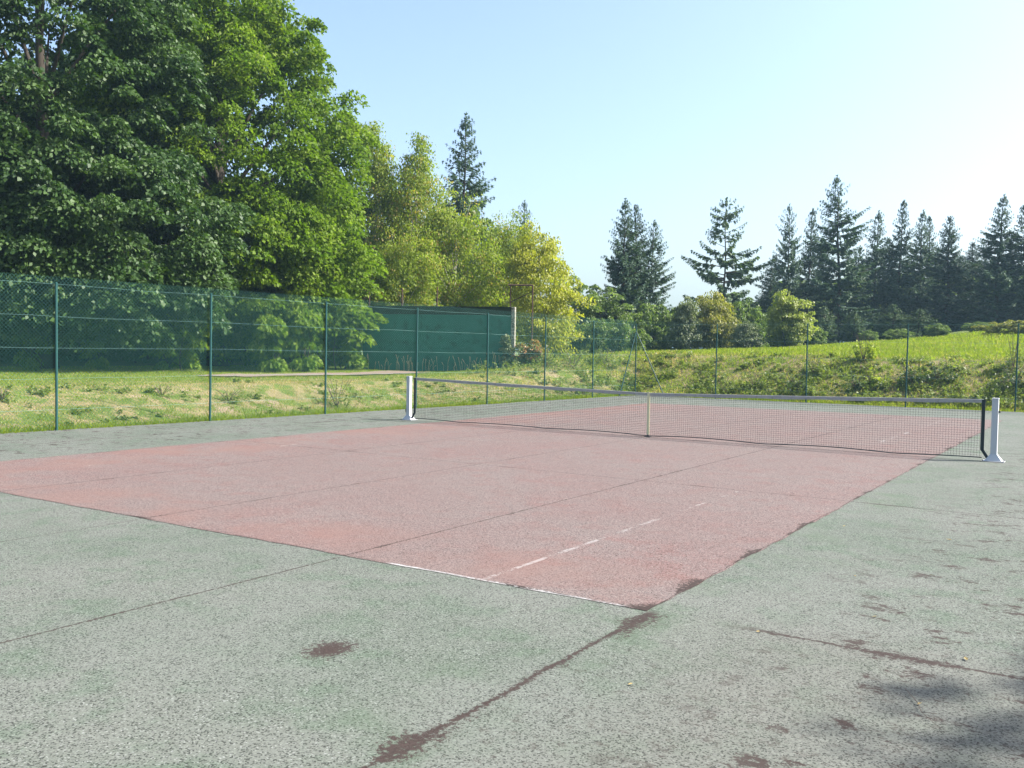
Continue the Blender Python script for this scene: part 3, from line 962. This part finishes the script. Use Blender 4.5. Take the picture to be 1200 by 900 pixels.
wl_ = make_tree('willow_bush', broadleaf([((0, 0, 1.5), (1.8, 1.5, 1.6), 3), ((.3, 0, 2.8), (1.1, 1.0, 1.3), 1.5), ((-.9, 0, 2.2), (.7, .8, 1.2), .6)], 200, 90, .34, .14, 'willow_leaf', 'bark', 1.5, .0, .05, .15, .2, 24, 3.2, 4), 'foliage', 'stems')
place(wl_, 803, 57, 'grey-green willow bush left of the olive yellow bush', 'bush', None, 348, 4.1, 24, 1.7)
ol = make_tree('olive_bush', broadleaf([((0, 0, 1.6), (2.1, 1.7, 1.7), 3), ((.5, 0, 3.0), (1.3, 1.2, 1.4), 1.5), ((-.8, 0, 2.6), (.9, .9, 1.2), .7)], 220, 95, .36, .14, 'olive_leaf', 'bark', 1.3, .1, .06, .15, .2, 24, 3.4, 4), 'foliage', 'stems')
place(ol, 836, 58, 'olive yellow rounded bush under the open pine', 'bush', None, 340, 4.5, 34, 2.0)
wl2 = copy_tree(wl_)
place(wl2, 874, 56, 'low grey-green bush spreading at the right foot of the olive bush', 'bush', None, 376, 4.1, 22, 1.7)
po = make_tree('poplar_bush', broadleaf([((0, 0, 1.6), (1.45, 1.2, 1.8), 3), ((.35, 0, 3.4), (.75, .8, 1.6), 1.6), ((-.7, 0, 2.8), (.6, .7, 1.5), .9), ((.9, 0, 2.4), (.5, .6, 1.2), .7)], 210, 95, .32, .15, 'poplar_leaf', 'bark', 1.7, .0, .05, .12, .15, 24, 4.2, 3), 'foliage', 'stems')
place(po, 926, 57, 'pale yellow-green upright bush in front of the dark conifer row', 'bush', None, 341, 5.0, 26, 1.4)

# --- conifers
cA = make_tree('spruce_tree', conifer(18, 3.1, 'conifer'))
cB = make_tree('spruce_tree', conifer(18, 3.4, 'conifer', gap=.22, whorl=.44, base=.14, curve=.78, ragged=.42))
cC = make_tree('spruce_tree', conifer(18, 2.6, 'conifer_dark', gap=.16, whorl=.38, base=.05, curve=.85))
cD = make_tree('spruce_tree', conifer(18, 3.0, 'conifer_dark', gap=.10, whorl=.36, base=.02, curve=.78, droop=.4, ragged=.38))
cP = make_tree('pine_tree', conifer(14, 3.8, 'pine', gap=.24, whorl=.50, base=.10, curve=.66, rise=.32, droop=.26, per_m=5, wide=.55, ragged=.40, nb=(5, 6, 7), lay=.42))
cY = make_tree('young_conifer', conifer(5, 1.5, 'pine', gap=.1, whorl=.32, base=.03, curve=.8, per_m=6))
GC = 'dark conifers in a row beyond the far lawn'
used = set()


def con(p, r, u, d, vtop, hw, label, group=GC):
    hw *= 1.22
    o = p if p.name not in used else copy_tree(p)
    used.add(p.name)
    place(o, u, d, label, 'tree', group, vtop, 18 if p not in (cP, cY) else (14 if p is cP else 5), hw, r)


con(cA, 3.1, 540, 68, 136, 50, 'tall spruce rising above the yellow birches', None)
con(cB, 3.4, 612, 72, 236, 26, 'slim conifer tip poking out above the bright yellow tree', None)
con(cA, 3.1, 728, 63, 234, 34, 'left and taller conifer of the twin pair near the fence corner', 'twin conifers')
con(cD, 3.0, 742, 64.5, 241, 34, 'right and slightly shorter conifer of the twin pair near the fence corner', 'twin conifers')
con(cB, 3.4, 759, 66, 258, 30, 'low conifer leaning out on the right of the twin pair', None)
con(cP, 4.2, 847, 78, 233, 46, 'open pine with bare gaps between boughs standing alone', None)
con(cC, 2.6, 899, 76, 314, 24, 'short dark conifer just right of the lone pine', GC)
con(cB, 3.4, 922, 84, 240, 24, 'gappy conifer at the left end of the far row', GC)
con(cC, 2.6, 944, 86, 244, 24, 'slender conifer second from the left end of the far row', GC)
con(cB, 3.4, 981, 80, 206, 38, 'tallest conifer of the far row with straight bare trunk showing', GC)
con(cA, 3.1, 1022, 86, 248, 28, 'conifer just right of the tallest one in the far row', GC)
con(cC, 2.6, 1050, 84, 234, 24, 'narrow pointed conifer in the middle of the far row', GC)
con(cA, 3.1, 1073, 87, 246, 24, 'conifer close right of the narrow pointed one in the far row', GC)
con(cC, 2.6, 1087, 90, 253, 20, 'thin conifer squeezed between two others in the far row', GC)
con(cD, 3.0, 1108, 84, 254, 28, 'bushy conifer before the dip in the far row', GC)
con(cD, 3.0, 1136, 86, 284, 26, 'lowest conifer in the dip of the far row', GC)
con(cA, 3.1, 1165, 82, 228, 31, 'tall conifer after the dip near the right edge', GC)
con(cC, 2.6, 1199, 83, 240, 30, 'conifer cut by the right edge of the view', GC)
GD = 'dim conifers in a second row behind'
for i, (u, vt, lab) in enumerate([(905, 300, 'dim conifer in the second row behind the gappy left-end conifer'), (962, 285, 'dim conifer in the second row left of the tallest one'),
                             (1004, 290, 'dim conifer in the second row just right of the tallest one'), (1038, 280, 'dim conifer in the second row behind the narrow pointed one'),
                             (1095, 290, 'dim conifer in the second row behind the bushy one'), (1122, 300, 'dim conifer in the second row left of the dip'),
                             (1150, 295, 'dim conifer in the second row right of the dip'), (1182, 285, 'dim conifer in the second row between the two rightmost conifers')]):
    con(cD, 3.0, u, 100+random.uniform(-4, 4), vt, 34, lab, GD)
GY_ = 'young conifers at the foot of the far row'
con(cY, 1.5, 1075, 66, 363, 20, 'pale young conifer in front of the dark row near the third far post', GY_)
con(cY, 1.5, 1000, 68, 366, 18, 'pale young conifer below the tallest conifer', GY_)
con(cY, 1.5, 1045, 70, 358, 20, 'young conifer below the narrow pointed conifer', GY_)
con(cY, 1.5, 965, 69, 360, 18, 'young conifer right of the pale upright bush', GY_)
for (u, d, vt, hw, lab) in [(957, 61, 382, 17, 'low dark bush right of the pale upright bush'), (1018, 64, 386, 15, 'low dark bush under the tallest conifer'),
                            (1052, 62, 384, 20, 'low dark bush left of the third far fence post'), (1098, 63, 378, 18, 'low dark bush right of the third far fence post'),
                            (1146, 67, 376, 24, 'low dark bush below the dip in the conifers')]:
    o = copy_tree(hb)
    place(o, u, d, lab, 'bush', 'low dark bushes at the foot of the conifers', vt, 3.5, hw, 2.9)
o = make_tree('brown_hedge', broadleaf([((0, 0, .8), (2.6, 1.0, .9), 2), ((1.2, 0, 1.0), (1.8, 1.0, 1.0), 1)], 90, 120, .4, .14, 'olive_leaf', 'bark', .7, .4, .04, .4, 0, 24, 1.5, 5), 'foliage', 'stems')
place(o, 1180, 58, 'straggly olive brown hedge at the right edge of the lawn', 'hedge', None, 374, 2.0, 36, 2.7, face_cam(1180))
# deeper row that closes the wood
for i, (u, d, vt, hw, lab) in enumerate([(925, 92, 330, 50, 'dense green tree inside the wood behind the pale upright bush'), (1000, 94, 322, 50, 'dense green tree inside the wood behind the tallest conifer'),
                                       (1070, 95, 322, 50, 'dense green tree inside the wood behind the middle conifers'), (1140, 95, 322, 50, 'dense green tree inside the wood behind the dip'),
                                       (1205, 93, 318, 50, 'dense green tree inside the wood at the right edge'), (860, 90, 345, 46, 'dense green tree behind the lone pine')]):
    o = copy_tree(al); place(o, u, d, lab, 'tree', 'dense trees inside the wood', vt, 7.4, hw, 3.0)

# autumn shrub, ivy by the practice wall
o = make_tree('autumn_shrub', broadleaf([((0, 0, .75), (1.0, .8, .8), 2), ((.5, 0, .6), (.8, .7, .6), 1)], 50, 120, .3, .13, 'rust_leaf', 'bark', .8, .3, .03, .4, 0, 14, 1.2, 4), 'foliage', 'stems')
place(o, 618, 40.5, 'rusty red and green shrub at the right end of the practice wall', 'shrub', None, 397, 1.6, 22, 1.1, face_cam(618))
o = make_tree('ivy', broadleaf([((0, 0, .8), (.20, .12, 1.0), 2), ((.22, 0, .35), (.3, .16, .5), 1)], 34, 60, .16, .10, 'willow_leaf', 'bark', 1.0, .2, .02, .4, 0, 10, 1.5), 'foliage', 'stems')
ix, iy = rx-.18*math.cos(ang)+.16*math.sin(ang), ry-.18*math.sin(ang)-.22*math.cos(ang)
o.location = (ix, iy, tz(ix, iy)); o.rotation_euler = (0, 0, ang)
tag(o, 'pale ivy climbing the practice wall beside its concrete end', 'climbing plant')

# tree standing beyond the right edge, whose shadow reaches the court
rng = np.random.default_rng(3); random.seed(3)
o = make_tree('shade_tree', broadleaf([((0, 0, 11.0), (2.6, 2.6, 3.2), 3), ((-.9, .6, 8.4), (2.2, 2.2, 1.8), 1)], 120, 90, .8, .22, 'oak_bright', flat=.6, droop=.5, trunk_r=.2, shell=.35))
o.location = (21.85, -4.6, tz(21.85, -4.6)-.05)
tag(o, 'broadleaf tree outside the right edge whose shadow falls on the court', 'tree')

# ------------------------------------------------------------------ grass and weeds


def blades(name, N, region, hmin, hmax, mat, wid=.012, clump=0, straw=None, dens=None):
    """triangular blades over a region function(n)->x,y"""
    x, y = region(N)
    if dens is not None:
        k = rng.random(len(x)) < dens(x, y); x, y = x[k], y[k]
    z = terrain(x, y)
    n = len(x)
    a = rng.random(n)*6.283; h = hmin+(hmax-hmin)*rng.random(n)**1.6
    h *= .5+1.0*fbm(x, y, .9, 21)
    dist = np.hypot(x-CAM[0], y-CAM[1])
    w = wid*np.maximum(1, dist/24)
    lean = 1.1*h
    b = np.stack([np.cos(a)*w, np.sin(a)*w, 0*a], 1)
    base = np.stack([x, y, z-.01], 1)
    la = rng.random(n)*6.283
    tip = base+np.stack([np.cos(la)*lean*rng.random(n), np.sin(la)*lean*rng.random(n), h], 1)
    V = np.stack([base-b, base+b, tip], 1).reshape(-1, 3)
    t = np.clip(fbm(x, y, .55, 5)*.9+(rng.random(n)-.5)*.5-.05-.30*(y < 16), 0, .57)
    if straw is not None:
        s = rng.random(n) < straw(x, y); t[s] = .8+.2*rng.random(s.sum())
    return V, t


def outside(x, y):
    return np.maximum(np.maximum(fence_x(np.clip(y, -30, 18))-.12-x, x-9.9), y-17.3)


def reg_left(n):
    y = rng.uniform(-13, 24, n); d = rng.random(n)**1.3*17
    return fence_x(np.minimum(y, 17))-.1-d, y


def reg_far(n):
    x = rng.uniform(-15, 11, n); return x, 17.3+rng.random(n)**1.5*30


def reg_foot(n):
    k = rng.random(n) < .62
    yl = rng.uniform(-13, 17, n); dl = np.abs(rng.normal(0, .22, n))
    x = np.where(k, fence_x(yl)+.06-dl, rng.uniform(-8.5, 9, n)); y = np.where(k, yl, 17.2+np.abs(rng.normal(0, .3, n)))
    return x, y


def strawf(x, y):
    b = bankness(x, y)
    return np.clip(sstep(.30, .72, fbm(x, y, 1.1, 31))*.95*b+.08, 0, 1)*np.where(y > 17, .6, 1.1*sstep(.1, 1.5, outside(x, y)))


def g_d(x, y): return (outside(x, y) > 0)*1.0


Vs = []; Ts = []
for args in ((170000, reg_left, .025, .075), (150000, reg_far, .05, .17), (30000, reg_foot, .05, .20)):
    V, t = blades('grass', args[0], args[1], args[2], args[3], None, .011, straw=strawf, dens=g_d if args[1] is not reg_foot else None)
    Vs.append(V); Ts.append(t)
g = np_mesh('grass', np.concatenate(Vs), 3, M['grass'], np.concatenate(Ts)); tag(g, kind='stuff')


def weeds(name, spots, mat, leaf=.09):
    """leafy stems: spots = (x,y,height,width,leaves)"""
    Cs = []; As = []; Ns = []; Ls = []; Ts = []
    for (x, y, h, w, n) in spots:
        z = tz(x, y)
        ns = max(3, int(n/14))
        sa = rng.random(ns)*6.283; sr = rng.random(ns)**.7
        for k in range(ns):
            m = max(4, n//ns)
            f = .1+.9*rng.random(m)
            hh_ = h*(.45+.55*rng.random())*(1-.4*sr[k])
            px_ = x+np.cos(sa[k])*w*sr[k]*(.35+.65*f); py_ = y+np.sin(sa[k])*w*sr[k]*(.35+.65*f)
            Cs.append(np.stack([px_, py_, z+hh_*f], 1)+rng.normal(0, .03, (m, 3)))
            d = unit(m); d[:, 2] = d[:, 2]*.5+.1
            As.append(d); Ns.append(unit(m)*.7+np.array([0, 0, .8])); Ls.append(leaf*(.5+rng.random(m)))
            Ts.append(np.clip(rng.random()*.5+.5*rng.random(m), 0, 1))
    C = np.concatenate(Cs); A_ = np.concatenate(As); N_ = np.concatenate(Ns); L = np.concatenate(Ls); T = np.concatenate(Ts)
    return leaf_quads(C, A_, N_, L, L*.5), T


# ground cover of mixed weeds over the two banks
sp = []
for i in range(1100):
    x = rng.uniform(-9.5, 10); y = 17.7+abs(rng.normal(0, 2.0))
    if y > 22.6: continue
    if fbm(np.array([x]), np.array([y]), .7, 44)[0] < .44: continue
    sp.append((x, y, rng.uniform(.08, .40)*(1.25 if y < 19.5 else .7), rng.uniform(.12, .40), int(rng.uniform(25, 85))))
for i in range(330):
    y = rng.uniform(-12, 20); x = fence_x(min(y, 17))-.3-rng.random()*3.3
    if fbm(np.array([x]), np.array([y]), .6, 45)[0] < .53: continue
    sp.append((x, y, rng.uniform(.06, .22), rng.uniform(.1, .3), int(rng.uniform(20, 60))))
for i in range(90):     # rank growth round the fence corner
    x = rng.uniform(-14.5, -8.9); y = rng.uniform(13.0, 20)
    if x > fence_x(min(y, 17))-.3 and y < 17.4: continue
    sp.append((x, y, rng.uniform(.25, .75), rng.uniform(.25, .5), int(rng.uniform(60, 120))))
V, T = weeds('weeds', sp, None, .085)
o = np_mesh('weeds', V, 4, M['weed'], T); tag(o, kind='stuff')


def plant(name, u, d, h, w, n, mat, label, cat='plant', leaf=.09, group=None, stem=True):
    x, y = spot(u, d)
    root = empty(name, (x, y, tz(x, y))); tag(root, label, cat, group)
    sp = [(x+w*.5*math.cos(k*2.1), y+w*.4*math.sin(k*2.1), h*random.uniform(.75, 1), w*.7, n//4) for k in range(4)]
    V, T = weeds(name, sp, None, leaf)
    V = V-np.array([x, y, tz(x, y)])
    np_mesh('foliage', V, 4, M[mat], T, root)
    mb = MB()
    for k in range(7):
        a_ = k*.9; mb.tube([(0, 0, -.05), (math.cos(a_)*w*.3, math.sin(a_)*w*.3, h*.5), (math.cos(a_)*w*.6, math.sin(a_)*w*.5, h*.85)], [.012, .008, .004], 5)
    mb.build('stems', M['twig'], root)
    return root


plant('sapling', 1012, 39.5, 1.25, .55, 420, 'weed_bright', 'bright yellow-green sapling halfway up the far bank behind the net', 'sapling', .13)
plant('leafy_weed', 1022, 37.6, .60, .38, 320, 'weed_bright', 'low bright yellow-green weed at the bank foot below the sapling', 'plant', .12)
plant('bramble', 1068, 37.4, .85, .6, 620, 'weed_dark', 'dark bramble clump at the bank foot near the third far post', 'shrub', .10)
plant('bramble', 1102, 37.5, .85, .7, 700, 'weed_dark', 'dark bramble clump at the bank foot right of the third far post', 'shrub', .10)
plant('bramble', 1190, 37.0, 1.05, 1.0, 900, 'weed_dark', 'big dark bramble at the bank foot by the right edge', 'shrub', .10)
plant('bramble', 935, 37.4, .75, .7, 600, 'weed_dark', 'dark bramble clump at the bank foot left of the second far post', 'shrub', .10)
plant('bramble', 1005, 37.3, .65, .9, 600, 'weed_dark', 'low dark bramble around the bright weed at the bank foot', 'shrub', .10)
plant('tall_weed', 885, 38.0, .95, .8, 650, 'weed', 'tall pale green weed clump between the first two far posts', 'plant', .08)
plant('tall_weed', 850, 38.0, .80, .7, 550, 'weed', 'tall pale green weed clump just right of the first far post', 'plant', .08)
plant('tall_weed', 955, 38.6, 1.1, .5, 450, 'weed', 'tall green weed just right of the second far post', 'plant', .09)
plant('tall_weed', 1188, 38.3, 1.4, .4, 350, 'weed', 'tall thin weed standing above the bramble at the right edge', 'plant', .09)
plant('tall_weed', 395, 26.2, .85, .75, 620, 'weed', 'leafy pale green weed clump beside the third fence post', 'plant', .07)
plant('tall_weed', 672, 39.0, 1.0, 1.0, 800, 'weed', 'leafy weed clump on the bank left of the fence corner', 'plant', .08)
plant('tall_weed', 710, 41.0, .9, .8, 650, 'weed', 'leafy weed clump just behind the fence corner post', 'plant', .08)
plant('tall_weed', 640, 39.0, .9, .7, 550, 'weed', 'leafy weed clump in front of the autumn shrub', 'plant', .08)
plant('leafy_weed', 2, 22.6, .30, .26, 160, 'weed', 'small leafy weed at the fence foot by the left edge', 'plant', .07)
plant('leafy_weed', 190, 24.6, .28, .45, 220, 'weed', 'low green weed patch near the second fence post', 'plant', .06)
plant('leafy_weed', 268, 24.8, .32, .6, 300, 'weed', 'low spreading weed patch right of the second fence post', 'plant', .06)

# dry stalks along the foot of the practice wall
mb = MB()
for i in range(70):
    f = random.random(); x = lx+(rx-lx)*f+.35*math.sin(ang)+random.uniform(-.2, .2); y = ly+(ry-ly)*f-.35*math.cos(ang)+random.uniform(-.2, .2)
    z = tz(x, y); h = random.uniform(.2, .75)
    mb.tube([(x, y, z), (x+random.uniform(-.06, .06), y, z+h*.6), (x+random.uniform(-.15, .15), y, z+h)], [.006, .006, .012], 4)
o = mb.build('dry_stalks', M['straw']); tag(o, kind='stuff')

# ------------------------------------------------------------------ fallen leaves and a twig on the court
lm = bpy.data.meshes.new('fallen_leaf')
lm.from_pydata([(-.03, 0, .004), (-.012, .016, .010), (.012, .015, .012), (.034, 0, .006), (.012, -.015, .011), (-.012, -.016, .009), (0, 0, .003), (-.05, .004, .006)], [],
               [(0, 1, 6), (1, 2, 6), (2, 3, 6), (3, 4, 6), (4, 5, 6), (5, 0, 6), (0, 7, 1)])
lm.materials.append(M['leaf_litter'])
for i in range(10):
    o = bpy.data.objects.new('fallen_leaf', lm); COL.objects.link(o)
    x, y = [(6.78, -11.1), (6.25, -11.9), (7.4, -11.7), (6.4, -10.0), (6.0, -13.2), (7.7, -10.4), (6.9, -9.6), (7.3, -12.6)][i] if i < 8 else (random.uniform(2.5, 7.5), random.uniform(-13.5, -2))
    o.location = (x, y, .006); o.rotation_euler = (random.uniform(-.2, .2), random.uniform(-.2, .2), random.random()*6.28)
    s = random.uniform(.35, .75); o.scale = (s, s, s)
    tag(o, 'small dry yellow leaf lying on the worn court', 'leaf', 'fallen leaves scattered on the court')
mb = MB(); mb.tube([(7.20, -12.42, .010), (7.29, -12.60, .014), (7.33, -12.72, .010), (7.42, -12.86, .012)], [.0013, .0018, .0013, .0008], 5)
mb.tube([(7.33, -12.72, .011), (7.36, -12.73, .018), (7.40, -12.72, .02)], [.0015, .001, .0008], 4)
o = mb.build('twig', M['twig']); tag(o, 'thin dry twig lying on the green court near the lower right', 'twig')

# ------------------------------------------------------------------ light, sky, camera
EL, AZ = math.radians(43), math.radians(58)          # sun to the right of the view
sun = bpy.data.lights.new('sun', 'SUN'); sun.energy = 4.9; sun.angle = math.radians(.53); sun.color = (1.0, .955, .88)
so = bpy.data.objects.new('sun', sun); COL.objects.link(so)
to_sun = Vector((math.sin(AZ)*math.cos(EL), math.cos(AZ)*math.cos(EL), math.sin(EL)))
so.rotation_euler = to_sun.to_track_quat('Z', 'Y').to_euler(); so.location = (30, 20, 40)
w = bpy.data.worlds.new('World'); S.world = w; w.use_nodes = True
nt = w.node_tree
bg = nt.nodes['Background']
sk = nt.nodes.new('ShaderNodeTexSky'); sk.sky_type = 'NISHITA'; sk.sun_disc = False
sk.sun_elevation = EL; sk.sun_rotation = AZ; sk.air_density = 1.0; sk.dust_density = 4.0; sk.ozone_density = 2.2; sk.altitude = 100
nt.links.new(sk.outputs[0], bg.inputs[0]); bg.inputs[1].default_value = .108

mb = MB(); mb.box(-2600, 2600, -2600, 2600, -1.2, 40)
t = NT('thin air haze'); pv = t.n('ShaderNodeVolumePrincipled')
pv.inputs['Color'].default_value = (.50, .80, 1.0, 1); pv.inputs['Density'].default_value = .0004; pv.inputs['Anisotropy'].default_value = .2
t.t.links.new(pv.outputs[0], t.out.inputs[1])
o = mb.build('haze', t.m); tag(o, kind='stuff')

cam = bpy.data.cameras.new('camera'); co = bpy.data.objects.new('camera', cam); COL.objects.link(co)
cam.sensor_width = 36; cam.lens = 36*F_PX/1200; cam.clip_start = .05; cam.clip_end = 5000
from mathutils import Matrix
m3 = Matrix((RT, UP, -FW)).transposed()
co.matrix_world = Matrix.Translation(Vector(CAM)) @ m3.to_4x4()
S.camera = co
S.view_settings.view_transform = 'Standard'; S.view_settings.look = 'None'; S.view_settings.gamma = 1
S.view_settings.exposure = 1.65; S.view_settings.use_curve_mapping = False
S.render.engine = 'CYCLES'
S.cycles.use_denoising = True; S.cycles.denoising_input_passes = 'RGB_ALBEDO_NORMAL'; S.cycles.denoising_prefilter = 'ACCURATE'; S.cycles.max_bounces = 5; S.cycles.diffuse_bounces = 3; S.cycles.glossy_bounces = 2; S.cycles.transmission_bounces = 4; S.cycles.transparent_max_bounces = 4
